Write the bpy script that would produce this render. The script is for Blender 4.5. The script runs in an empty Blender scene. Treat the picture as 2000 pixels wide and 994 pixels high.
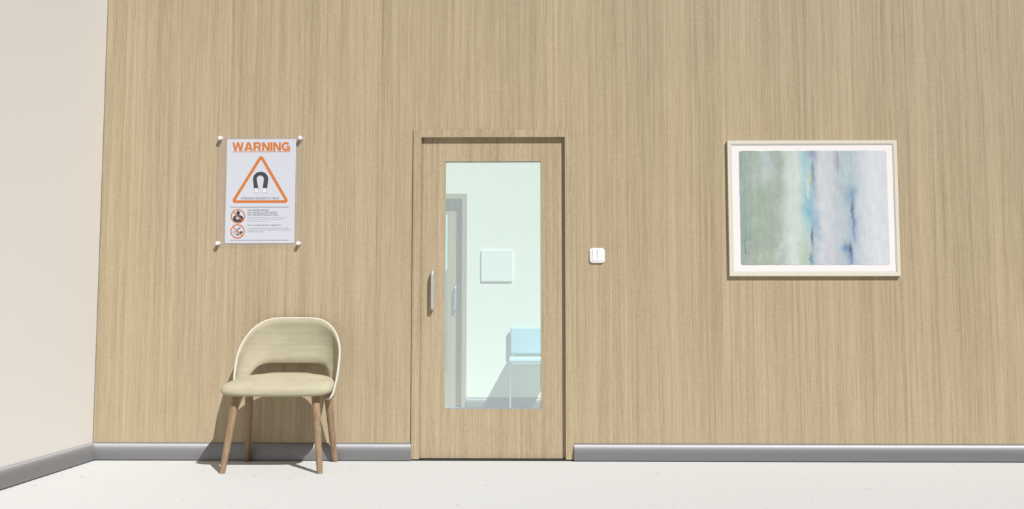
import bpy, bmesh, math, random
from mathutils import Vector, Matrix
random.seed(7)
COL = bpy.context.scene.collection

# ------------------------------------------------------------------ helpers
def lin(c):
    return tuple((v/255/12.92 if v/255 <= .04045 else ((v/255+.055)/1.055)**2.4) for v in c)

def new_mat(name):
    m = bpy.data.materials.new(name); m.use_nodes = True
    nt = m.node_tree
    return m, nt, nt.nodes['Principled BSDF']

def simple(name, rgb, rough=.6, metal=0., spec=.3):
    m, nt, b = new_mat(name)
    b.inputs['Base Color'].default_value = (*rgb, 1)
    b.inputs['Roughness'].default_value = rough
    b.inputs['Metallic'].default_value = metal
    b.inputs['Specular IOR Level'].default_value = spec
    return m

def N(nt, typ, **kw):
    n = nt.nodes.new(typ)
    for k, v in kw.items(): setattr(n, k, v)
    return n

def math_node(nt, op, a, b=None, c=None, clamp=False):
    n = N(nt, 'ShaderNodeMath', operation=op, use_clamp=clamp)
    for i, v in enumerate((a, b, c)):
        if v is None: continue
        if isinstance(v, (int, float)): n.inputs[i].default_value = v
        else: nt.links.new(v, n.inputs[i])
    return n.outputs[0]

def noise(nt, vec, scale, detail=2., rough=.5):
    n = N(nt, 'ShaderNodeTexNoise'); n.inputs['Scale'].default_value = 1.
    mp = N(nt, 'ShaderNodeMapping'); mp.inputs['Scale'].default_value = scale
    nt.links.new(vec, mp.inputs['Vector']); nt.links.new(mp.outputs[0], n.inputs['Vector'])
    n.inputs['Detail'].default_value = detail; n.inputs['Roughness'].default_value = rough
    return n.outputs['Fac']

def ramp(nt, fac, stops, interp='LINEAR'):
    r = N(nt, 'ShaderNodeValToRGB'); cr = r.color_ramp; cr.interpolation = interp
    while len(cr.elements) < len(stops): cr.elements.new(.5)
    for e, (p, c) in zip(cr.elements, stops):
        e.position = p; e.color = (*c, 1) if len(c) == 3 else c
    nt.links.new(fac, r.inputs[0])
    return r.outputs[0]

def mix(nt, fac, a, b, mode='MIX'):
    n = N(nt, 'ShaderNodeMix', data_type='RGBA', blend_type=mode)
    for sock, v in ((n.inputs['Factor'], fac), (n.inputs[6], a), (n.inputs[7], b)):
        if isinstance(v, (int, float)): sock.default_value = v
        elif isinstance(v, tuple): sock.default_value = (*v, 1)
        else: nt.links.new(v, sock)
    return n.outputs[2]

def objvec(nt):
    return N(nt, 'ShaderNodeTexCoord').outputs['Object']

# ------------------------------------------------------------------ materials
def wood_panel(name, base=(.402, .323, .211)):
    """fine-grained oak veneer with straight vertical grain"""
    m, nt, b = new_mat(name); v = objvec(nt)
    broad = noise(nt, v, (9, 9, .15), 2, .5)
    mid = noise(nt, v, (42, 42, .45), 3, .6)
    fine = noise(nt, v, (190, 190, 1.6), 3, .7)
    hair = noise(nt, v, (420, 420, 5), 2, .6)
    pore = noise(nt, v, (330, 330, 24), 2, .6)
    fleck = noise(nt, v, (150, 150, 45), 2, .6)
    s = math_node(nt, 'MULTIPLY_ADD', broad, .55, -.275)
    s = math_node(nt, 'ADD', s, math_node(nt, 'MULTIPLY_ADD', mid, .95, -.475))
    s = math_node(nt, 'ADD', s, math_node(nt, 'MULTIPLY_ADD', fine, 1.2, -.6))
    s = math_node(nt, 'ADD', s, math_node(nt, 'MULTIPLY_ADD', hair, .9, -.45))
    s = math_node(nt, 'ADD', s, math_node(nt, 'MULTIPLY_ADD', fleck, .55, -.275))
    s = math_node(nt, 'ADD', s, .5)
    dk = tuple(base[i]*k for i, k in enumerate((.66, .64, .60)))
    lt = tuple(base[i]*k for i, k in enumerate((1.24, 1.27, 1.33)))
    c = ramp(nt, s, [(0., dk), (.5, base), (1., lt)])
    pm = math_node(nt, 'MULTIPLY', math_node(nt, 'SUBTRACT', pore, .59, clamp=True), 4.0, clamp=True)
    c = mix(nt, pm, c, tuple(x*.55 for x in base))
    # occasional darker grain lines
    dl = noise(nt, v, (70, 70, .25), 1, .5)
    dm = math_node(nt, 'MULTIPLY', math_node(nt, 'SUBTRACT', dl, .62, clamp=True), 3.2, clamp=True)
    c = mix(nt, dm, c, tuple(x*.62 for x in base))
    nt.links.new(c, b.inputs['Base Color'])
    b.inputs['Roughness'].default_value = .65; b.inputs['Specular IOR Level'].default_value = .15
    return m

M = {}
M['wood'] = wood_panel('oak_veneer')
M['paint'] = simple('cream_paint', (.655, .635, .60), .8, 0, .1)
M['white_wall'] = simple('white_wall_paint', (.88, .87, .80), .8, 0, .1)
M['far_wall'] = simple('pale_blue_wall_paint', (.74, .88, .93), .8, 0, .1)
M['dark'] = simple('gap_shade_tone', (.035, .033, .035), .8, 0, .1)  # near-black tone for the shadow line at the foot of the door
M['corner_tone'] = simple('corner_shade_tone', (.21, .195, .16), .9, 0, .1)  # dark tone for the painted shade in the wall corner
M['pin'] = simple('satin_white_metal', (.70, .70, .70), .5, 0, .3)
M['bead'] = simple('grey_blue_glazing_bead', (.27, .36, .42), .6)
M['white_plastic'] = simple('white_plastic', (.76, .765, .775), .4, 0, .3)
M['frame'] = simple('off_white_lacquer', (.62, .59, .49), .55, 0, .2)
M['lip'] = simple('pale_grey_lacquer', (.53, .52, .46), .55, 0, .2)
M['mat'] = simple('white_mount_board', (.755, .715, .71), .8, 0, .1)
M['canvas'] = simple('white_canvas', (.84, .87, .88), .8, 0, .1)
M['sky_fabric'] = simple('light_blue_vinyl', (.46, .66, .77), .5, 0, .2)
M['sky_seat'] = simple('pale_blue_vinyl', (.56, .76, .82), .5, 0, .2)
M['chrome'] = simple('satin_chrome', (.62, .63, .66), .35, .6)
M['piping'] = simple('white_piping', (.80, .76, .70), .5)
M['paper'] = simple('white_paper', (.60, .615, .67), .8, 0, .05)
M['orange'] = simple('orange_ink', (.60, .155, .0), .8, 0, .05)
M['ink'] = simple('black_ink', (.018, .02, .024), .8, 0, .05)
M['ink_grey'] = simple('grey_ink', (.16, .17, .20), .8, 0, .05)
M['ink_light'] = simple('light_grey_ink', (.30, .31, .35), .8, 0, .05)
M['ink_blue'] = simple('blue_grey_ink', (.10, .16, .24), .8, 0, .05)
M['white_ink'] = simple('white_ink', (.72, .74, .78), .8, 0, .05)

def brushed():
    m, nt, b = new_mat('brushed_aluminium'); v = objvec(nt)
    f = noise(nt, v, (260, 260, 3), 2, .6)
    c = ramp(nt, f, [(.3, (.285, .285, .295)), (.7, (.325, .325, .335))])
    nt.links.new(c, b.inputs['Base Color'])
    b.inputs['Metallic'].default_value = .72; b.inputs['Roughness'].default_value = .60
    b.inputs['Anisotropic'].default_value = .74        # brushed up and down: reflections spread along the run
    cr_ = N(nt, 'ShaderNodeVectorMath', operation='CROSS_PRODUCT'); nt.links.new(N(nt, 'ShaderNodeNewGeometry').outputs['Normal'], cr_.inputs[0]); cr_.inputs[1].default_value = (0, 0, 1)
    nm_ = N(nt, 'ShaderNodeVectorMath', operation='NORMALIZE'); nt.links.new(cr_.outputs[0], nm_.inputs[0]); nt.links.new(nm_.outputs[0], b.inputs['Tangent'])
    return m
M['alu'] = brushed()

def floor_mat():
    m, nt, b = new_mat('pale_speckled_floor'); v = objvec(nt)
    base = noise(nt, v, (14, 9, 1), 4, .65)
    c = ramp(nt, base, [(.3, (.510, .518, .520)), (.5, (.528, .532, .532)), (.72, (.526, .520, .510))])
    for sc, th, amt, col in (((26, 17, 1), .71, 9., (.36, .345, .325)), ((60, 42, 1), .72, 8., (.40, .375, .345)), ((11, 8, 1), .76, 9., (.38, .36, .335))):
        n = noise(nt, v, sc, 1, .4)
        k = math_node(nt, 'MULTIPLY', math_node(nt, 'SUBTRACT', n, th, clamp=True), amt, clamp=True)
        c = mix(nt, k, c, col)
    nt.links.new(c, b.inputs['Base Color'])
    b.inputs['Roughness'].default_value = .7; b.inputs['Specular IOR Level'].default_value = .08
    return m
M['floor'] = floor_mat()

def fabric():
    m, nt, b = new_mat('beige_upholstery'); v = objvec(nt)
    a = noise(nt, v, (5, 5, 42), 3, .6)
    w = noise(nt, v, (16, 16, 3), 2, .5)
    s = math_node(nt, 'ADD', math_node(nt, 'MULTIPLY', a, .75), math_node(nt, 'MULTIPLY', w, .25))
    c = ramp(nt, s, [(.3, (.350, .325, .228)), (.5, (.400, .368, .264)), (.72, (.455, .415, .306))])
    nt.links.new(c, b.inputs['Base Color'])
    b.inputs['Roughness'].default_value = .85; b.inputs['Specular IOR Level'].default_value = .1
    return m
M['fabric'] = fabric()

def leg_wood():
    m, nt, b = new_mat('walnut_leg_wood'); v = objvec(nt)
    a = noise(nt, v, (120, 120, 6), 3, .6)
    k = noise(nt, v, (60, 60, 18), 2, .5)
    s = math_node(nt, 'ADD', math_node(nt, 'MULTIPLY', a, .65), math_node(nt, 'MULTIPLY', k, .35))
    c = ramp(nt, s, [(.3, (.18, .12, .072)), (.5, (.265, .18, .11)), (.7, (.345, .245, .155))])
    nt.links.new(c, b.inputs['Base Color'])
    b.inputs['Roughness'].default_value = .5; b.inputs['Specular IOR Level'].default_value = .25
    return m
M['leg'] = leg_wood()

def pane(name, tint, veil_col, veil, gloss=.03):
    m = bpy.data.materials.new(name); m.use_nodes = True; nt = m.node_tree; nt.nodes.clear()
    out = N(nt, 'ShaderNodeOutputMaterial')
    tr = N(nt, 'ShaderNodeBsdfTransparent'); tr.inputs[0].default_value = (*tint, 1)
    di = N(nt, 'ShaderNodeBsdfDiffuse'); di.inputs[0].default_value = (*veil_col, 1)
    gl = N(nt, 'ShaderNodeBsdfGlossy'); gl.inputs['Roughness'].default_value = .05
    m1 = N(nt, 'ShaderNodeMixShader'); m1.inputs[0].default_value = veil
    m2 = N(nt, 'ShaderNodeMixShader'); m2.inputs[0].default_value = gloss
    nt.links.new(tr.outputs[0], m1.inputs[1]); nt.links.new(di.outputs[0], m1.inputs[2])
    nt.links.new(m1.outputs[0], m2.inputs[1]); nt.links.new(gl.outputs[0], m2.inputs[2])
    nt.links.new(m2.outputs[0], out.inputs[0])
    return m
M['glass'] = pane('veiled_green_glass', (.836, .93, .915), (.80, .85, .87), .22, .015)  # pale diffuse veil mixed in for the whitish reflection over the pane
M['glass_far'] = pane('clear_blue_glass', (.9, .97, 1.), (.9, .95, 1.), .1)
M['acrylic'] = pane('clear_acrylic', (.975, .975, .98), (.70, .72, .76), .030, .008)

def painting_mat():
    """abstract soft vertical washes of sage, white, cyan and slate; object coordinates run 0..1"""
    m, nt, b = new_mat('abstract_paint')
    v = objvec(nt)
    sp = N(nt, 'ShaderNodeSeparateXYZ'); nt.links.new(v, sp.inputs[0])
    W, H = .932, .727
    u0 = math_node(nt, 'DIVIDE', sp.outputs['X'], W)
    w0 = math_node(nt, 'SUBTRACT', 1., math_node(nt, 'DIVIDE', sp.outputs['Z'], H))
    wob = math_node(nt, 'MULTIPLY_ADD', noise(nt, v, (3, 1, 7), 3, .6), .07, -.035)
    wob2 = math_node(nt, 'MULTIPLY_ADD', noise(nt, v, (22, 1, 26), 3, .7), .022, -.011)
    u = math_node(nt, 'ADD', u0, math_node(nt, 'ADD', wob, wob2))
    w = math_node(nt, 'ADD', w0, math_node(nt, 'MULTIPLY_ADD', noise(nt, v, (13, 1, 9), 3, .7), .08, -.04))
    K = .77
    def C(r, g, bb): return tuple(x*K for x in lin((r, g, bb)))
    c = ramp(nt, u, [(0., C(162, 177, 172)), (.05, C(165, 178, 170)), (.12, C(167, 180, 168)), (.22, C(168, 181, 171)), (.28, C(176, 187, 177)),
                     (.33, C(205, 215, 208)), (.39, C(213, 221, 217)), (.43, C(190, 214, 214)), (.47, C(178, 205, 210)), (.505, C(178, 196, 206)),
                     (.55, C(204, 210, 217)), (.62, C(205, 210, 217)), (.68, C(190, 201, 208)), (.76, C(186, 200, 210)), (.82, C(208, 215, 223)), (.90, C(222, 226, 232)), (1., C(219, 224, 229))])
    blobs = [(.17, .10, .035, .17, (193, 208, 210), .8), (.14, .48, .07, .18, (164, 184, 162), .6), (.0, .30, .02, .15, (152, 180, 182), .6),
             (.035, .70, .025, .10, (138, 160, 158), .7), (.16, .95, .05, .06, (178, 194, 160), .5), (.43, .90, .03, .11, (188, 204, 180), .8), (.33, .70, .035, .25, (212, 222, 222), .55),
             (.445, .10, .022, .09, (158, 205, 212), .7), (.495, .02, .022, .035, (150, 160, 186), .9), (.483, .25, .010, .03, (212, 214, 150), .9),
             (.475, .50, .026, .085, (126, 184, 206), .9), (.515, .62, .016, .11, (150, 176, 202), .8), (.505, .27, .012, .07, (150, 168, 184), .8),
             (.66, .08, .014, .08, (176, 156, 166), .6), (.685, .33, .012, .025, (178, 138, 152), .6), (.70, .20, .05, .16, (178, 198, 202), .7), (.56, .35, .03, .3, (218, 221, 226), .6),
             (.75, .38, .028, .05, (130, 166, 192), .85), (.765, .66, .022, .12, (168, 182, 208), .7), (.715, .86, .020, .03, (106, 144, 182), .9), (.74, .95, .02, .05, (150, 168, 196), .8)]
    lines = [(.497, .17, .0055, .06, (104, 130, 146), .9), (.463, .36, .006, .05, (226, 240, 240), .9), (.487, .78, .006, .07, (66, 88, 112), 1.), (.476, .95, .007, .06, (98, 128, 158), .9),
             (.764, .53, .006, .08, (78, 100, 138), .9), (.768, .70, .006, .07, (112, 122, 162), .7), (.738, .87, .007, .045, (52, 68, 104), 1.), (.746, .97, .006, .05, (122, 142, 184), .9), (.668, .10, .004, .10, (166, 140, 152), .55)]
    def gauss(cc, uu, ww, cu, cw, su, sw, col, k):
        du = math_node(nt, 'DIVIDE', math_node(nt, 'SUBTRACT', uu, cu), su)
        dw = math_node(nt, 'DIVIDE', math_node(nt, 'SUBTRACT', ww, cw), sw)
        e = math_node(nt, 'ADD', math_node(nt, 'MULTIPLY', du, du), math_node(nt, 'MULTIPLY', dw, dw))
        e = math_node(nt, 'EXPONENT', math_node(nt, 'MULTIPLY', e, -.5))
        return mix(nt, math_node(nt, 'MULTIPLY', e, k, clamp=True), cc, C(*col))
    for bl in blobs: c = gauss(c, u, w, *bl)
    un = math_node(nt, 'ADD', u0, math_node(nt, 'MULTIPLY_ADD', noise(nt, v, (8, 1, 16), 3, .65), .05, -.025))
    for cu_, cw_, su_, sw_, col_, k_ in lines: c = gauss(c, un, w, cu_, cw_, su_*1.15, sw_, col_, k_*.85)
    g = noise(nt, v, (26, 1, 10), 4, .7)
    c = mix(nt, .6, c, ramp(nt, g, [(.3, (.33, .34, .34)), (.7, (.66, .65, .64))]), 'SOFT_LIGHT')
    pt = noise(nt, v, (7, 1, 4.5), 5, .7)
    c = mix(nt, math_node(nt, 'MULTIPLY', math_node(nt, 'SUBTRACT', pt, .52, clamp=True), 2.2, clamp=True), c, C(222, 224, 226))
    pd = noise(nt, v, (11, 1, 5.5), 5, .75)
    c = mix(nt, math_node(nt, 'MULTIPLY', math_node(nt, 'SUBTRACT', pd, .58, clamp=True), 2.0, clamp=True), c, C(160, 176, 178))
    nt.links.new(c, b.inputs['Base Color'])
    b.inputs['Roughness'].default_value = .8; b.inputs['Specular IOR Level'].default_value = .1
    return m
M['painting'] = painting_mat()

# ------------------------------------------------------------------ object helpers
def finish(name, bm, m, root=None, smooth=False, mods=None, loc=None):
    """bm is in world coordinates; becomes ONE mesh object, child of root if given"""
    me = bpy.data.meshes.new(name)
    off = Vector(loc) if loc is not None else Vector((0, 0, 0))
    if root is not None: off = world_loc(root)
    if off.length: bmesh.ops.translate(bm, verts=bm.verts, vec=-off)
    bmesh.ops.recalc_face_normals(bm, faces=bm.faces)
    bm.to_mesh(me); bm.free()
    o = bpy.data.objects.new(name, me); COL.objects.link(o)
    if root is not None: o.parent = root
    elif loc is not None: o.location = loc
    for mm in (m if isinstance(m, (list, tuple)) else [m]): me.materials.append(mm)
    if smooth:
        for p in me.polygons: p.use_smooth = True
        if smooth is not True: me.set_sharp_from_angle(angle=smooth)
    return o

def world_loc(o):
    v = Vector((0, 0, 0))
    while o is not None:
        v += o.location; o = o.parent
    return v

def tag(o, label=None, cat=None, kind=None, group=None):
    if label: o['label'] = label
    if cat: o['category'] = cat
    if kind: o['kind'] = kind
    if group: o['group'] = group
    return o

def empty(name, loc):
    o = bpy.data.objects.new(name, None); COL.objects.link(o); o.location = loc; o.empty_display_size = .1
    return o

def add_box(bm, x0, x1, y0, y1, z0, z1, bev=0, seg=2):
    t = bmesh.new()
    bmesh.ops.create_cube(t, size=1.)
    for v in t.verts:
        v.co = Vector(((x0+x1)/2+v.co.x*(x1-x0), (y0+y1)/2+v.co.y*(y1-y0), (z0+z1)/2+v.co.z*(z1-z0)))
    if bev: bmesh.ops.bevel(t, geom=t.edges[:], offset=bev, segments=seg, profile=.5, affect='EDGES')
    merge(bm, t)

def merge(bm, t):
    me = bpy.data.meshes.new('tmp'); t.to_mesh(me); t.free(); bm.from_mesh(me); bpy.data.meshes.remove(me)

def box(x0, x1, y0, y1, z0, z1, bev=0, seg=2):
    bm = bmesh.new(); add_box(bm, x0, x1, y0, y1, z0, z1, bev, seg); return bm

def add_grid(bm, rows, close_u=False, close_v=False):
    vs = [[bm.verts.new(p) for p in r] for r in rows]
    n, k = len(vs), len(vs[0])
    for i in range(n if close_u else n-1):
        for j in range(k if close_v else k-1):
            bm.faces.new((vs[i][j], vs[(i+1) % n][j], vs[(i+1) % n][(j+1) % k], vs[i][(j+1) % k]))
    return vs

def add_tube(bm, pts, radii, seg=20, cap=True):
    pts = [Vector(p) for p in pts]; rows = []
    if isinstance(radii, (int, float)): radii = [radii]*len(pts)
    t0 = (pts[1]-pts[0]).normalized()
    n = t0.orthogonal().normalized()
    for i, p in enumerate(pts):
        t = (pts[min(i+1, len(pts)-1)]-pts[max(i-1, 0)]).normalized()
        n = (n-t*n.dot(t)).normalized(); bb = t.cross(n)
        rows.append([p+(n*math.cos(a)+bb*math.sin(a))*radii[i] for a in [2*math.pi*j/seg for j in range(seg)]])
    vs = add_grid(bm, rows, close_v=True)
    if cap: bm.faces.new(vs[0]); bm.faces.new(vs[-1])

def add_prism(bm, poly, y0, y1):
    """poly: list of (x, z); extruded from y0 to y1"""
    a = [bm.verts.new((x, y0, z)) for x, z in poly]; b = [bm.verts.new((x, y1, z)) for x, z in poly]
    bm.faces.new(a); bm.faces.new(b[::-1]); k = len(poly)
    for i in range(k): bm.faces.new((a[i], a[(i+1) % k], b[(i+1) % k], b[i]))

def extrude_profile(prof, path):
    """prof: list of 2-D (out, z); path: list of (point, outdir) – closed prism along a straight run"""
    bm = bmesh.new()
    rows = [[Vector((p[0]+d[0]*o, p[1]+d[1]*o, z)) for o, z in prof] for p, d in path]
    vs = add_grid(bm, rows, close_v=True)
    bm.faces.new(vs[0]); bm.faces.new(vs[-1])
    return bm

def catmull(P, n):
    P = [Vector(p) for p in P]; out = []
    L = len(P)-1
    for i in range(n):
        t = i/(n-1)*L; k = min(int(t), L-1); f = t-k
        p0 = P[k-1] if k > 0 else 2*P[0]-P[1]; p1, p2 = P[k], P[k+1]; p3 = P[k+2] if k+2 <= L else 2*P[-1]-P[-2]
        out.append(.5*((2*p1)+(-p0+p2)*f+(2*p0-5*p1+4*p2-p3)*f*f+(-p0+3*p1-3*p2+p3)*f**3))
    return out

# ------------------------------------------------------------------ room shell (wood wall front face is y = 0)
XC = -2.7277           # corner with the cream wall
WT = .12               # wall thickness
TOP = 3.2
BW = 3.53              # front face of the wall of the room beyond
HX0, HX1, HZ = -.685, .2745, 2.07    # opening for the door
bm = bmesh.new()
add_box(bm, XC-.12, HX0, 0, WT, 0, TOP); add_box(bm, HX1, 5.2, 0, WT, 0, TOP); add_box(bm, HX0, HX1, 0, WT, HZ, TOP)
tag(finish('wall_back', bm, M['wood']), 'tall wall clad in pale vertical-grained wood veneer', 'wall', 'structure')
tag(finish('wall_left', box(XC-.12, XC, -9, -.0015, 0, TOP), M['paint']), 'cream painted side wall meeting the wood wall at a corner', 'wall', 'structure')
tag(finish('floor', box(XC-3, 5.2, -9, 6.2, -.1, 0), M['floor']), 'off-white floor with sparse grey-brown speckles', 'floor', 'structure')

prof = [(0, .109)]
for k in range(1, 19):
    z = .109*math.cos(k/18*math.pi/2*.965)
    prof.append((.034*math.sin(k/18*math.pi/2*.965), z))
prof[-1] = (.034, .008)
prof += [(.024, .007), (.024, 0), (0, 0)]
sm = math.radians(40)
def run_x(name, x0, x1, y, pr, label):
    o = finish(name, extrude_profile(pr, [((x0, y), (0, -1)), ((x1, y), (0, -1))]), M['alu'], smooth=sm)
    tag(o, label, 'baseboard', 'structure'); return o
run_x('baseboard_back', XC+.0005, -.7168, 0, prof, 'brushed metal baseboard between the corner and the door')
run_x('baseboard_right', .3042, 5.2, 0, prof, 'brushed metal baseboard to the right of the door')
tag(finish('baseboard_left', extrude_profile(prof, [((XC, -9), (1, 0)), ((XC, -.0005), (1, 0))]), M['alu'], smooth=sm), 'brushed metal baseboard along the cream wall', 'baseboard', 'structure')

tag(finish('corner_shade_1', box(XC, XC+.005, -.0008, -.0001, .1095, TOP), M['corner_tone']), 'thin dark strip painted as the corner shade where the cream and wood walls meet', 'corner_shade', 'structure')  # strip coloured dark to imitate the shading in the corner
# ------------------------------------------------------------------ door
def frame_ring(bm, x0, x1, z1, w, y0, y1, z0=0., bev=0):
    """inverted-U casing in one piece, outer x0..x1, top z1, member width w"""
    add_prism(bm, [(x0, z0), (x0+w, z0), (x0+w, z1-w), (x1-w, z1-w), (x1-w, z0), (x1, z0), (x1, z1), (x0, z1)], y0, y1)

def pull_handle(name, root, x, y_face, z0, z1, out, r, m):
    bm = bmesh.new()
    pts = [(x, y_face, z0+.012), (x, y_face-out*.55, z0+.010), (x, y_face-out*.85, z0+.013), (x, y_face-out, z0+.03)]
    pts2 = [(x, y_face-out, z1-.03), (x, y_face-out*.85, z1-.013), (x, y_face-out*.55, z1-.010), (x, y_face, z1-.012)]
    P = catmull(pts, 12)+catmull(pts2, 12)
    add_tube(bm, P, r, 16)
    return finish(name, bm, m, root, smooth=True)

d = empty('door_1', (-.205, 0, 0)); tag(d, 'wood-veneer door with tall glass panel and metal pull handle, framed in wood', 'door', 'structure')
bm = bmesh.new()
frame_ring(bm, -.7165, .3037, 2.0976, .0505, -.010, -.0003, .009)
finish('door_frame', bm, M['wood'], d)
bm = bmesh.new()       # reveal lining the wall opening
add_box(bm, -.6845, -.666, -.0002, WT-.001, .009, 2.047); add_box(bm, .2532, .274, -.0002, WT-.001, .009, 2.047); add_box(bm, -.6845, .274, -.0002, WT-.001, 2.047, 2.0695)
finish('jamb', bm, M['wood'], d)
finish('gap_shade', box(-.7150, .3022, -.0085, .11, .0003, .0088), M['dark'], d)  # dark strip stands in for the shadow line under door and casing
SY = .0165             # front face of the leaf
GX0, GX1, GZ0, GZ1 = -.512, .100, .319, 1.8945
bm = bmesh.new()
lx0, lx1, lz0, lz1 = -.6655, .2527, .012, 2.0465
add_box(bm, lx0, GX0, SY, SY+.04, lz0, lz1); add_box(bm, GX1, lx1, SY, SY+.04, lz0, lz1)
add_box(bm, GX0, GX1, SY, SY+.04, lz0, GZ0); add_box(bm, GX0, GX1, SY, SY+.04, GZ1, lz1)
leaf = finish('door_leaf', bm, M['wood'], d)
finish('glass_pane', box(GX0+.0005, GX1-.0005, SY+.004, SY+.008, GZ0+.0075, GZ1-.0005), M['glass'], leaf)
finish('glazing_bead', box(GX0+.0005, GX1-.0005, SY+.003, SY+.009, GZ0+.0003, GZ0+.0073), M['bead'], leaf)
pull_handle('door_handle', leaf, -.589, SY+.001, .937, 1.190, .034, .0092, M['chrome'])

# ------------------------------------------------------------------ room beyond the door glass
FX0, FX1, FZ = -1.615, -.600, 2.186
bm = bmesh.new()
add_box(bm, -5.7, FX0+.03, BW, BW+WT, 0, TOP); add_box(bm, FX1-.03, 5.2, BW, BW+WT, 0, TOP); add_box(bm, FX0+.03, FX1-.03, BW, BW+WT, FZ-.03, TOP)
tag(finish('wall_far', bm, M['white_wall']), 'white wall of the room seen through the door glass', 'wall', 'structure')
pf2 = [(a, z*.94) for a, z in prof]
run_x('baseboard_far', FX1+.0005, 5.2, BW, pf2, 'metal baseboard in the room beyond the door glass')
d2 = empty('door_2', ((FX0+FX1)/2, BW, 0)); tag(d2, 'pale wood door with pull handle, seen through the glass of the nearer door', 'door', 'structure')
bm = bmesh.new(); frame_ring(bm, FX0, FX1, FZ, .0495, BW-.010, BW-.0003, .002)
finish('door_frame', bm, M['wood'], d2)
ix0, ix1, iz = FX0+.0495, FX1-.0495, FZ-.0495
bm = bmesh.new()
add_box(bm, ix0-.019, ix0, BW-.0002, BW+.119, .002, iz); add_box(bm, ix1, ix1+.019, BW-.0002, BW+.119, .002, iz); add_box(bm, ix0-.019, ix1+.019, BW-.0002, BW+.119, iz, iz+.0185)
finish('jamb', bm, M['wood'], d2)
sy2 = BW+.078
gx0, gx1, gz0, gz1 = -1.42, -.806, .35, 1.985
bm = bmesh.new()
add_box(bm, ix0, gx0, sy2, sy2+.038, .004, iz); add_box(bm, gx1, ix1, sy2, sy2+.038, .004, iz)
add_box(bm, gx0, gx1, sy2, sy2+.038, .004, gz0); add_box(bm, gx0, gx1, sy2, sy2+.038, gz1, iz)
leaf2 = finish('door_leaf', bm, M['wood'], d2)
finish('glass_pane', box(gx0+.0005, gx1-.0005, sy2+.005, sy2+.009, gz0+.0005, gz1-.0005), M['glass_far'], leaf2)
pull_handle('door_handle', leaf2, -.718, sy2+.001, .978, 1.236, .045, .0095, M['chrome'])
tag(finish('wall_corridor', box(-5.7, 1.5, 4.9, 5.0, 0, TOP), M['far_wall']), 'light blue wall behind the glass of the far door', 'wall', 'structure')

# ------------------------------------------------------------------ blank panel and blue chair beyond the glass
bm = box(-.4515, -.131, BW-.020, BW-.0005, 1.281, 1.600, .003, 2)
tag(finish('wall_picture', bm, M['canvas'], loc=(-.291, BW, 1.44)), 'small blank white square canvas on the white wall beyond the door glass', 'picture')

vc = empty('visitor_chair', (.08, BW-.25, 0)); tag(vc, 'light blue padded chair on thin metal legs beyond the door glass', 'chair')
bm = box(-.165, .33, BW-.475, BW-.045, .468, .520, .022, 5)
finish('seat', bm, M['sky_seat'], vc, smooth=True)
bm = box(-.1535, .318, BW-.072, BW-.028, .545, .811, .018, 5)
finish('backrest', bm, M['sky_fabric'], vc, smooth=True)
for lx in (-.148, .312):
    for ly in (BW-.45, BW-.058):
        bm = bmesh.new()
        if ly > BW-.1:
            P = catmull([(lx, ly, 0.001), (lx, ly, .3), (lx, ly, .50), (lx+(.03 if lx < 0 else -.03), ly+.004, .56), (lx+(.03 if lx < 0 else -.03), ly+.008, .72)], 24)
        else:
            P = [(lx, ly, .001), (lx, ly, .48)]
        add_tube(bm, P, .0085, 12)
        finish('leg', bm, M['chrome'], vc, smooth=sm)

# ------------------------------------------------------------------ upholstered chair in front of the wood wall
CX = -1.457
ch = empty('shell_chair', (CX, -.28, 0)); tag(ch, 'beige upholstered chair with wraparound open back and splayed wooden legs under the warning sign', 'chair')
half = [(0, -.517), (.15, -.515), (.25, -.503), (.298, -.480), (.322, -.44), (.326, -.39), (.316, -.31), (.296, -.22), (.250, -.158), (.168, -.110), (.09, -.092), (0, -.086)]
hp = catmull([(x, y, 0) for x, y in half], 45)
ring = [(p.x, p.y) for p in hp]+[(-p.x, p.y) for p in hp[-2:0:-1]]
cy = -.31
def seat_z(y, x=0): return .461+(y+.5)/.4*.056
rings = [(.05, -.026), (.5, -.027), (.85, -.027), (.93, -.025), (.975, -.019), (.995, -.010), (1., .0), (.995, .010), (.975, .020), (.93, .029), (.85, .036), (.7, .043), (.5, .048), (.28, .0505), (.08, .0515)]
bm = bmesh.new(); rows = []
for s, dz in rings:
    rows.append([Vector((CX+x*s, cy+(y-cy)*s, seat_z(cy+(y-cy)*s)+dz)) for x, y in ring])
vs = add_grid(bm, rows, close_v=True); bm.faces.new(vs[0]); bm.faces.new(vs[-1])
seat = finish('seat', bm, M['fabric'], ch, smooth=True)

rim = [(0, -.050, .886), (.12, -.052, .883), (.190, -.066, .863), (.246, -.095, .817), (.284, -.135, .752), (.302, -.180, .685), (.306, -.225, .600), (.300, -.262, .510), (.284, -.292, .430), (.258, -.298, .412)]
opn = [(0, -.046, .612), (.10, -.047, .612), (.155, -.055, .610), (.190, -.070, .599), (.214, -.096, .576), (.230, -.130, .542), (.241, -.168, .500), (.250, -.200, .462), (.252, -.225, .425), (.248, -.240, .408)]
R = catmull(rim, 41); O = catmull(opn, 41)
def mir(L): return [Vector((-p.x, p.y, p.z)) for p in L[:0:-1]]+L
R, O = mir(R), [Vector((p.x*1.045-.009, p.y, p.z)) for p in mir(O)]
n = len(R); ns = 9
outer = []; inner = []
surf = []
for i in range(n):
    row = []
    for j in range(ns):
        s = j/(ns-1)
        p = O[i].lerp(R[i], s)
        dirr = Vector((p.x*1.0, max(p.y+.30, 0)*1.0, 0))
        if dirr.length > 1e-4: dirr.normalize()
        bul = math.sin(s*math.pi)*.016
        row.append(p+dirr*bul)
    surf.append(row)
T = .016
nrm = []
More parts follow.
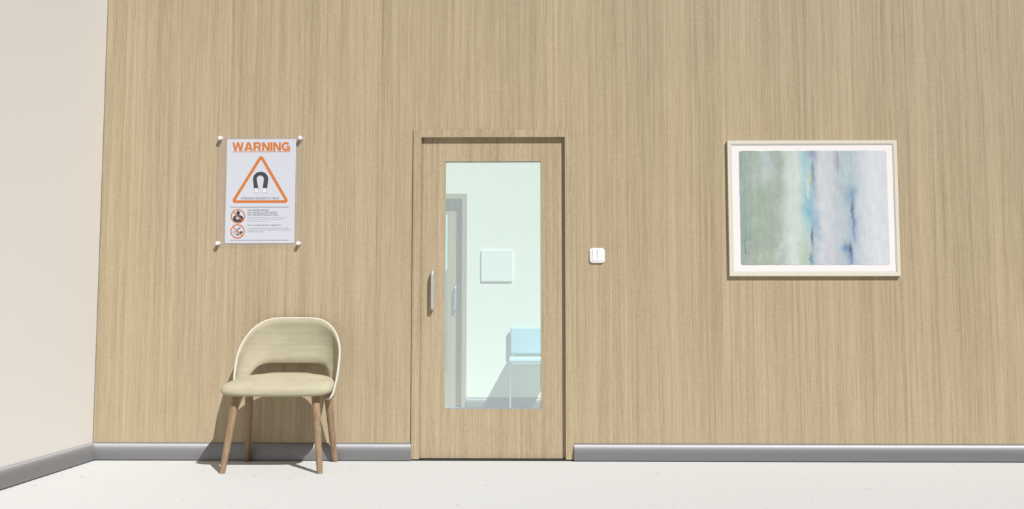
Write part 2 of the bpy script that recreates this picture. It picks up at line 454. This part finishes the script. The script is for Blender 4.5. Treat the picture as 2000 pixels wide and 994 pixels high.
for i in range(n):
    r_ = []
    for j in range(ns):
        a = surf[min(i+1, n-1)][j]-surf[max(i-1, 0)][j]; b_ = surf[i][min(j+1, ns-1)]-surf[i][max(j-1, 0)]
        q = a.cross(b_).normalized()
        out = Vector((surf[i][j].x, surf[i][j].y+.30, 0))
        if q.dot(out) < 0: q = -q
        r_.append(q)
    nrm.append(r_)
cvec = Vector((CX+.009, 0, 0))
bm = bmesh.new(); rows = []
for i in range(n):
    prof_ = []
    for j in range(ns): prof_.append(surf[i][j]+cvec)                       # inner face
    up = (surf[i][-1]-surf[i][-2]).normalized(); dn = (surf[i][0]-surf[i][1]).normalized()
    prof_.append(surf[i][-1]+nrm[i][-1]*T*.5+up*.004+cvec)
    for j in range(ns-1, -1, -1): prof_.append(surf[i][j]+nrm[i][j]*T+cvec)  # outer face
    prof_.append(surf[i][0]+nrm[i][0]*T*.5+dn*.006+cvec)
    rows.append(prof_)
vs = add_grid(bm, rows, close_v=True); bm.faces.new(vs[0]); bm.faces.new(vs[-1])
back = finish('backrest', bm, M['fabric'], ch, smooth=True)
bm = bmesh.new()
add_tube(bm, [surf[i][-1]+nrm[i][-1]*T*.55+(surf[i][-1]-surf[i][-2]).normalized()*.004+cvec for i in range(n)], .0032, 10)
tag(finish('piping', bm, M['piping'], back, smooth=True), 'thin white piping along the rim')

legs = [((CX-.231, -.425, .447), (CX-.281, -.497, 0), .0235, .0170), ((CX+.231, -.425, .447), (CX+.281, -.497, 0), .0235, .0170),
        ((CX-.240, -.150, .465), (CX-.274, -.052, 0), .0245, .0175), ((CX+.240, -.150, .465), (CX+.274, -.052, 0), .0245, .0175)]
for a, b_, r0, r1 in legs:
    bm = bmesh.new(); a, b_ = Vector(a), Vector(b_)
    P = [b_+Vector((0, 0, .0008)), b_.lerp(a, .004), b_.lerp(a, .3), b_.lerp(a, .6), b_.lerp(a, .85), a]
    add_tube(bm, P, [r1*.9, r1, r1+(r0-r1)*.35, r1+(r0-r1)*.7, r0, r0], 24)
    zmin = 0.0008
    for v in bm.verts:
        if v.co.z < zmin or (v.co.z < .012 and (v.co-P[0]).length < r1*1.1): v.co.z = zmin
    finish('leg', bm, M['leg'], ch, smooth=sm)

# ------------------------------------------------------------------ light switch
sw = empty('light_switch', (.456, 0, 1.285)); tag(sw, 'white double rocker light switch between the door and the framed painting', 'light switch')
def rrect(x0, x1, z0, z1, r, k=8):
    P = []
    for cx, cz, a0 in ((x1-r, z1-r, 0), (x0+r, z1-r, 90), (x0+r, z0+r, 180), (x1-r, z0+r, 270)):
        for i in range(k+1):
            a = math.radians(a0+90*i/k); P.append((cx+r*math.cos(a), cz+r*math.sin(a)))
    return P
bm = bmesh.new()
rows = [[(x, y, z) for x, z in rrect(.4075+i, .5045-i, 1.2375+i, 1.333-i, .020-i)] for y, i in ((-.0003, 0), (-.006, 0), (-.0085, .0012), (-.0095, .0035))]
vs = add_grid(bm, rows, close_v=True); bm.faces.new(vs[0]); bm.faces.new(vs[-1])
finish('cover_plate', bm, M['white_plastic'], sw, smooth=math.radians(50))
for x0, x1 in ((.4265, .4535), (.4568, .4895)):
    t = bmesh.new()
    P = [(x0, -.0094, 1.2520), (x0, -.0112, 1.2520), (x0, -.0130, 1.2850), (x0, -.0145, 1.3230), (x0, -.0094, 1.3230)]
    a = [t.verts.new(p) for p in P]; b2 = [t.verts.new((x1, p[1], p[2])) for p in P]
    t.faces.new(a); t.faces.new(b2[::-1])
    for i in range(5): t.faces.new((a[i], a[(i+1) % 5], b2[(i+1) % 5], b2[i]))
    finish('rocker', t, M['white_plastic'], sw)

# ------------------------------------------------------------------ framed painting
fp = empty('framed_painting', (1.825, 0, 1.1535)); tag(fp, 'abstract painting of soft green, white and blue washes in an off-white frame', 'painting')
ox0, ox1, oz0, oz1 = 1.2882, 2.3622, 1.1532, 2.018
w1 = .028
def mitre(bm, x0, x1, z0, z1, prof):
    """closed picture-frame moulding; prof: list of (inset, y)"""
    cor = [(x0, z0, 1, 1), (x1, z0, -1, 1), (x1, z1, -1, -1), (x0, z1, 1, -1)]
    rows = [[(x+sx*i, y, z+sz*i) for i, y in prof] for x, z, sx, sz in cor]
    add_grid(bm, rows, close_u=True, close_v=True)
bm = bmesh.new(); mitre(bm, ox0, ox1, oz0, oz1, [(0, -.0005), (0, -.0185), (.0015, -.020), (.0205, -.020), (.022, -.019), (.022, -.0005)])
finish('frame', bm, M['frame'], fp)
bm = bmesh.new(); mitre(bm, ox0+.0222, ox1-.0222, oz0+.0222, oz1-.0222, [(0, -.001), (0, -.0190), (.0058, -.0178), (.0058, -.001)])
finish('inner_lip', bm, M['lip'], fp)
mt = finish('mount_board', box(ox0+.0285, ox1-.0285, -.0160, -.001, oz0+.0285, oz1-.0285), M['mat'], fp)
px0, px1, pz0, pz1 = 1.3625, 2.2955, 1.2245, 1.952
rnd = random.Random(3)
def edge(a, b, horiz, n=70):
    pts = []
    ph = [rnd.random()*6.28 for _ in range(4)]
    for i in range(n):
        t = i/n; j = .0005*math.sin(t*41+ph[0])+.0005*math.sin(t*83+ph[1])+.0004*math.sin(t*23+ph[2])+rnd.uniform(-.0006, .0006)
        x = a[0]+(b[0]-a[0])*t; z = a[1]+(b[1]-a[1])*t
        pts.append((x, z+j) if horiz else (x+j, z))
    return pts
cr = .006
poly = edge((px0+cr, pz0), (px1-cr, pz0), True)+edge((px1, pz0+cr), (px1, pz1-cr), False)+edge((px1-cr, pz1), (px0+cr, pz1), True)+edge((px0, pz1-cr), (px0, pz0+cr), False)
bm = bmesh.new(); add_prism(bm, poly, -.0172, -.0161)
me_o = finish('painted_sheet', bm, M['painting'], None, loc=(px0, 0, pz0))
me_o.parent = fp; me_o.location = Vector((px0, 0, pz0))-fp.location
# small dark signature scribble, rotated up the left edge
bm = bmesh.new()
sp_ = []
for i in range(60):
    t = i/59
    sp_.append((1.3925+.0035*math.sin(t*47)*(1+.6*math.sin(t*9))+.0035*math.sin(t*21)-.006*t, -.0176, 1.290+.088*t))
add_tube(bm, sp_, .0008, 5)
finish('signature', bm, M['ink_grey'], me_o)

# ------------------------------------------------------------------ warning sign
sg = empty('warning_sign', (-1.696, 0, 1.70)); tag(sg, 'white and orange magnet warning poster under clear acrylic with four round standoffs, above the chair', 'sign')
AX0, AX1, AZ0, AZ1 = -1.972, -1.431, 1.346, 2.061
finish('acrylic_panel', box(AX0, AX1, -.012, -.008, AZ0, AZ1, .0006, 1), M['acrylic'], sg)
for x, z in ((-1.959, 2.0435), (-1.4435, 2.0435), (-1.959, 1.3645), (-1.4435, 1.3645)):
    bm = bmesh.new()
    add_tube(bm, [(x, -.0005, z), (x, -.0295, z), (x, -.0305, z), (x, -.0308, z)], [.0125, .0125, .0118, .0105], 28)
    finish('standoff', bm, M['pin'], sg, smooth=sm)
PX0, PX1, PZ0, PZ1 = -1.9205, -1.4745, 1.3655, 2.0395
poster = finish('poster', box(PX0, PX1, -.0030, -.0010, PZ0, PZ1), M['paper'], sg)
def U(u, v):
    """drawing units of the poster layout (3.8 per millimetre-ish) to wall metres"""
    k = (v-119)/776.; return PX0+(u-(166-16*k))/516.*(PX1-PX0), PZ1-k*(PZ1-PZ0)
LY = [0]
def layer(k): return -.0031-.00025*k
def flat(name, polys, mat_, k, root=None, label=None):
    bm = bmesh.new()
    for P in polys: add_prism(bm, P, layer(k), layer(k)+.0002)
    o = finish(name, bm, mat_, root or poster)
    if label: o['label'] = label
    return o
def line(u0, v0, u1, v1, th, k=0):
    a, b = Vector(U(u0, v0)), Vector(U(u1, v1)); d_ = (b-a).normalized(); n_ = Vector((-d_.y, d_.x))*th/516.*.446/2
    return [tuple(a+n_), tuple(b+n_), tuple(b-n_), tuple(a-n_)]
def lettering(name, rows, mat_, k, bold=0.):
    """rows: (text, u0, u1, vtop, vbottom) – each line is fitted to its box; one mesh for the block"""
    bm = bmesh.new()
    for txt, u0, u1, v0, v1 in rows:
        cu = bpy.data.curves.new('t', 'FONT'); cu.body = txt; cu.size = 1.; cu.resolution_u = 4; cu.fill_mode = 'FRONT'
        ob = bpy.data.objects.new('t', cu); COL.objects.link(ob)
        dg = bpy.context.evaluated_depsgraph_get(); me = bpy.data.meshes.new_from_object(ob.evaluated_get(dg))
        bpy.data.objects.remove(ob); bpy.data.curves.remove(cu)
        xs = [v.co.x for v in me.vertices]; ys = [v.co.y for v in me.vertices]
        # height box refers to capital height, measured on the font
        cap0, cap1 = (min(ys), max(ys)) if txt.isupper() else (0., .73)
        x0_, x1_ = min(xs), max(xs)
        base_ = [v.co.copy() for v in me.vertices]
        for kk, (sx_, sy_) in enumerate(((-1, -1), (1, -1), (-1, 1), (1, 1), (0, 0))):
            for v, c0 in zip(me.vertices, base_):
                fu = u0+(c0.x+sx_*bold-x0_)/(x1_-x0_)*(u1-u0); fv = v1-(c0.y+sy_*bold*.7-cap0)/(cap1-cap0)*(v1-v0)
                X, Z = U(fu, fv); v.co = (X, layer(k)-kk*3e-6, Z)
            if bold or kk == 4: bm.from_mesh(me)
        bpy.data.meshes.remove(me)
    o = finish(name, bm, mat_, poster)
    return o
def heading():
    """heavy wide capitals drawn stroke by stroke; unit box, x right, y up"""
    def P(xb, xt, w_, y0=0, y1=1): return [(xb, y0), (xb+w_, y0), (xt+w_, y1), (xt, y1)]
    def Rc(x0, x1, y0, y1): return [(x0, y0), (x1, y0), (x1, y1), (x0, y1)]
    def arc(cx, cy, ro, ri, a0, a1, n=20):
        out = []
        for i in range(n):
            a, b_ = math.radians(a0+(a1-a0)*i/n), math.radians(a0+(a1-a0)*(i+1)/n)
            out.append([(cx+ro[0]*math.cos(a), cy+ro[1]*math.sin(a)), (cx+ro[0]*math.cos(b_), cy+ro[1]*math.sin(b_)), (cx+ri[0]*math.cos(b_), cy+ri[1]*math.sin(b_)), (cx+ri[0]*math.cos(a), cy+ri[1]*math.sin(a))])
        return out
    Nn = (1.08, [Rc(0, .28, 0, 1), Rc(.80, 1.08, 0, 1), P(.76, 0, .32)])
    glyphs = [(1.56, [P(.26, 0, .28), P(.30, .64, .24), P(.98, .66, .26), P(1.02, 1.28, .28)]),
              (1.20, [P(0, .40, .31), P(.89, .49, .31), Rc(.25, .95, .17, .37)]),
              (1.10, [Rc(0, .30, 0, 1), Rc(.2, .72, .78, 1), Rc(.2, .72, .36, .57), P(.74, .58, .33, 0, .42)]+arc(.72, .68, (.34, .32), (.09, .11), -90, 90)),
              Nn, (.30, [Rc(0, .30, 0, 1)]), Nn,
              (1.18, arc(.59, .5, (.59, .53), (.29, .29), 32, 318, 36)+[Rc(.66, 1.18, .36, .55), Rc(.96, 1.18, -.01, .45)])]
    gap = .10; total = sum(g[0] for g in glyphs)+gap*6; x = 0; bm = bmesh.new(); kk = 0
    for w_, polys in glyphs:
        for q in polys:
            kk += 1
            add_prism(bm, [U(206+(x+px)/total*430, 207-py*64) for px, py in q], layer(1)-kk*1e-6, layer(1)+.0002)
        x += w_+gap
    return finish('heading', bm, M['orange'], poster)
heading()
flat('heading_underline', [line(206, 214, 637, 214, 5)], M['orange'], 1)
# triangle with rounded corners: ring between an outer and an inner outline
def round_poly(V, r, k=8):
    out = []; m_ = len(V)
    for i in range(m_):
        p, a, b = Vector(V[i]), Vector(V[i-1]), Vector(V[(i+1) % m_])
        da, db = (a-p).normalized(), (b-p).normalized()
        ang = da.angle(db); L = r/math.tan(ang/2); c = p+(da+db).normalized()*(r/math.sin(ang/2))
        s, e = p+da*L, p+db*L
        for j in range(k+1):
            q = s.lerp(e, j/k)-c; out.append(tuple(c+q.normalized()*r))
    return out
A, B, C_ = Vector(U(420, 249)), Vector(U(211, 586)), Vector(U(614, 586))
cen = (A+B+C_)/3
half_w = 10.3/516*.446
def offset_tri(dist):
    V = [A, B, C_]; L = []
    for i in range(3):
        p, q = V[i], V[(i+1) % 3]; d_ = (q-p).normalized(); n_ = Vector((d_.y, -d_.x))
        if n_.dot(p-cen) < 0: n_ = -n_
        L.append((p+n_*dist, d_))
    out = []
    for i in range(3):
        (p, d1), (q, d2) = L[i-1], L[i]
        t = ((q-p).x*d2.y-(q-p).y*d2.x)/(d1.x*d2.y-d1.y*d2.x); out.append(p+d1*t)
    return out
to = round_poly(offset_tri(half_w), half_w*1.9); ti = round_poly(offset_tri(-half_w), half_w*.35)
bm = bmesh.new(); y0, y1 = layer(1), layer(1)+.0002
rows = [[(x, y1, z) for x, z in to], [(x, y0, z) for x, z in to], [(x, y0, z) for x, z in ti], [(x, y1, z) for x, z in ti]]
add_grid(bm, rows, close_u=True, close_v=True)
finish('warning_triangle', bm, M['orange'], poster)
# horseshoe magnet
def arc_pts(uc, vc, r, a0, a1, k=20, ru=None):
    return [(uc+(ru or r)*math.cos(math.radians(a0+(a1-a0)*i/k)), vc-r*math.sin(math.radians(a0+(a1-a0)*i/k))) for i in range(k+1)]
outer_ = [(366, 485)]+arc_pts(416.5, 420, 57, 180, 0)+[(465, 485)]
inner_ = [(433, 485)]+arc_pts(414, 418, 27, 0, 180)+[(399, 485)]
bm = bmesh.new()
no = len(outer_)
ou = [U(*p) for p in outer_]; inn = [U(*p) for p in inner_][::-1]
for i in range(no-1):
    add_prism(bm, [ou[i], ou[i+1], inn[i+1], inn[i]], layer(1), layer(1)+.0002)
bmesh.ops.remove_doubles(bm, verts=bm.verts, dist=1e-6)
mg = finish('magnet_symbol', bm, M['ink'], poster)
def bars(u0, v0, u1, v1, w0, w1):
    return [U(u0, v0), U(u1, v0), U(u1+w1, v1), U(u0+w0, v1)]
for b1, b2 in ((bars(366, 485, 399, 521, 4, 2), bars(368, 487, 397, 518.5, 4, 2)), (bars(433, 485, 465, 521, -5, -4), bars(435, 487, 463, 518.5, -5, -4))):
    flat('magnet_outline', [b1], M['ink_grey'], 1); flat('magnet_tip', [b2], M['white_ink'], 2)
lettering('caption', [('STRONG MAGNETIC FIELD', 271, 555, 553, 570)], M['ink_grey'], 1, .014)
flat('divider_rule', [line(193, 627, 629, 627, 6)], M['ink_light'], 1)
flat('divider_rule', [line(188, 872, 623, 872, 6)], M['ink_light'], 1)
lettering('bold_text', [('NO PACEMAKERS', 320, 476, 643, 656), ('NO METALLIC IMPLANTS', 320, 536, 660, 673), ('NO NEUROSTIMULATORS', 320, 545, 677, 690)], M['ink_grey'], 1, .016)
lettering('bold_text', [('NO LOOSE METAL OBJECTS', 318, 566, 756, 769)], M['ink_grey'], 1, .016)
lettering('small_text', [('Persons with pacemakers, neurostimulators, or', 319, 622, 699, 708), ('metallic implants must not enter this area.', 319, 588, 712, 721), ('Serious injury may result.', 319, 479, 725, 734)], M['ink_light'], 1, .006)
lettering('small_text', [('Iron, steel and other ferrous materials must not', 318, 621, 777, 786), ('be taken into this area. Serious injury or property', 318, 638, 790, 799), ('damage may result.', 318, 442, 803, 812)], M['ink_light'], 1, .006)
def disc(u, v, r, k=32): return [U(*p) for p in arc_pts(u, v, r, 0, 360*(k-1)/k, k-1)]
def ring_mesh(name, u, v, ro, ri, mat_, k):
    a, b = disc(u, v, ro, 40), disc(u, v, ri, 40)
    bm = bmesh.new(); y0, y1 = layer(k), layer(k)+.0002
    add_grid(bm, [[(x, y1, z) for x, z in a], [(x, y0, z) for x, z in a], [(x, y0, z) for x, z in b], [(x, y1, z) for x, z in b]], close_u=True, close_v=True)
    s = ro*.71
    add_prism(bm, line(u-s, v-s, u+s, v+s, 7), layer(k)-.00012, layer(k)+.0002)
    return finish(name, bm, mat_, poster)
ring_mesh('prohibition_circle', 248, 694, 53, 45.5, M['orange'], 4)
ring_mesh('prohibition_circle', 246, 806, 53, 45.5, M['orange'], 4)
body = [U(*p) for p in [(209, 728), (213, 700), (222, 691), (238, 686), (262, 686), (277, 691), (286, 700), (288, 726), (270, 735), (250, 739), (228, 736)]]
flat('person_symbol', [disc(250, 669, 14), body, [U(*p) for p in [(243, 680), (257, 680), (257, 688), (243, 688)]]], M['ink'], 1)
flat('implant_symbol', [disc(240, 707, 9, 16), disc(252, 711, 7, 16), [U(*p) for p in [(232, 709), (258, 713), (246, 724)]]], M['white_ink'], 2)
shapes = [line(240, 800, 268, 775, 5), line(240, 800, 258, 780, 5), line(238, 812, 252, 838, 4), line(252, 806, 272, 832, 5), disc(273, 814, 10, 20), line(238, 838, 262, 822, 5)]
flat('metal_items_symbol', shapes, M['ink'], 1)
flat('key_symbol', [disc(219, 811, 8, 16), line(224, 809, 240, 803, 4), disc(231, 827, 7, 16), line(246, 838, 258, 830, 4)], M['ink_blue'], 2)
flat('key_hole_symbol', [disc(218, 811, 4.5, 12), disc(231, 827, 3.6, 12)], M['white_ink'], 3)

# ------------------------------------------------------------------ light
sd = bpy.data.lights.new('sun', 'SUN'); sd.energy = 5.3; sd.angle = math.radians(.35); sd.color = (1., .985, .97)
so = bpy.data.objects.new('sun', sd); COL.objects.link(so); so.location = (3, -5, 7)
so.rotation_euler = Vector((-.75, 1., -1.38)).to_track_quat('-Z', 'Y').to_euler()
w = bpy.data.worlds.new('world'); bpy.context.scene.world = w; w.use_nodes = True
w.node_tree.nodes['Background'].inputs[0].default_value = (.93, .97, 1., 1); w.node_tree.nodes['Background'].inputs[1].default_value = .12

# ------------------------------------------------------------------ camera
cd = bpy.data.cameras.new('camera'); cd.sensor_fit = 'HORIZONTAL'; cd.sensor_width = 36.; cd.lens = 1767.126/2000*36
cd.clip_start = .05
co = bpy.data.objects.new('camera', cd); COL.objects.link(co); co.location = (0, -5.73659, .86316)
pi_, ya, ro = .0747858, -.0146576, .000268
F = Vector((math.sin(ya)*math.cos(pi_), math.cos(ya)*math.cos(pi_), math.sin(pi_))); Rr = Vector((math.cos(ya), -math.sin(ya), 0)); Up = Rr.cross(F)
R2 = math.cos(ro)*Rr+math.sin(ro)*Up; U2 = -math.sin(ro)*Rr+math.cos(ro)*Up
co.rotation_euler = Matrix(((R2.x, U2.x, -F.x), (R2.y, U2.y, -F.y), (R2.z, U2.z, -F.z))).to_euler()
sc = bpy.context.scene; sc.camera = co
sc.view_settings.view_transform = 'Standard'; sc.view_settings.look = 'None'; sc.view_settings.gamma = 1.; sc.view_settings.exposure = 0.
sc.view_settings.use_curve_mapping = False
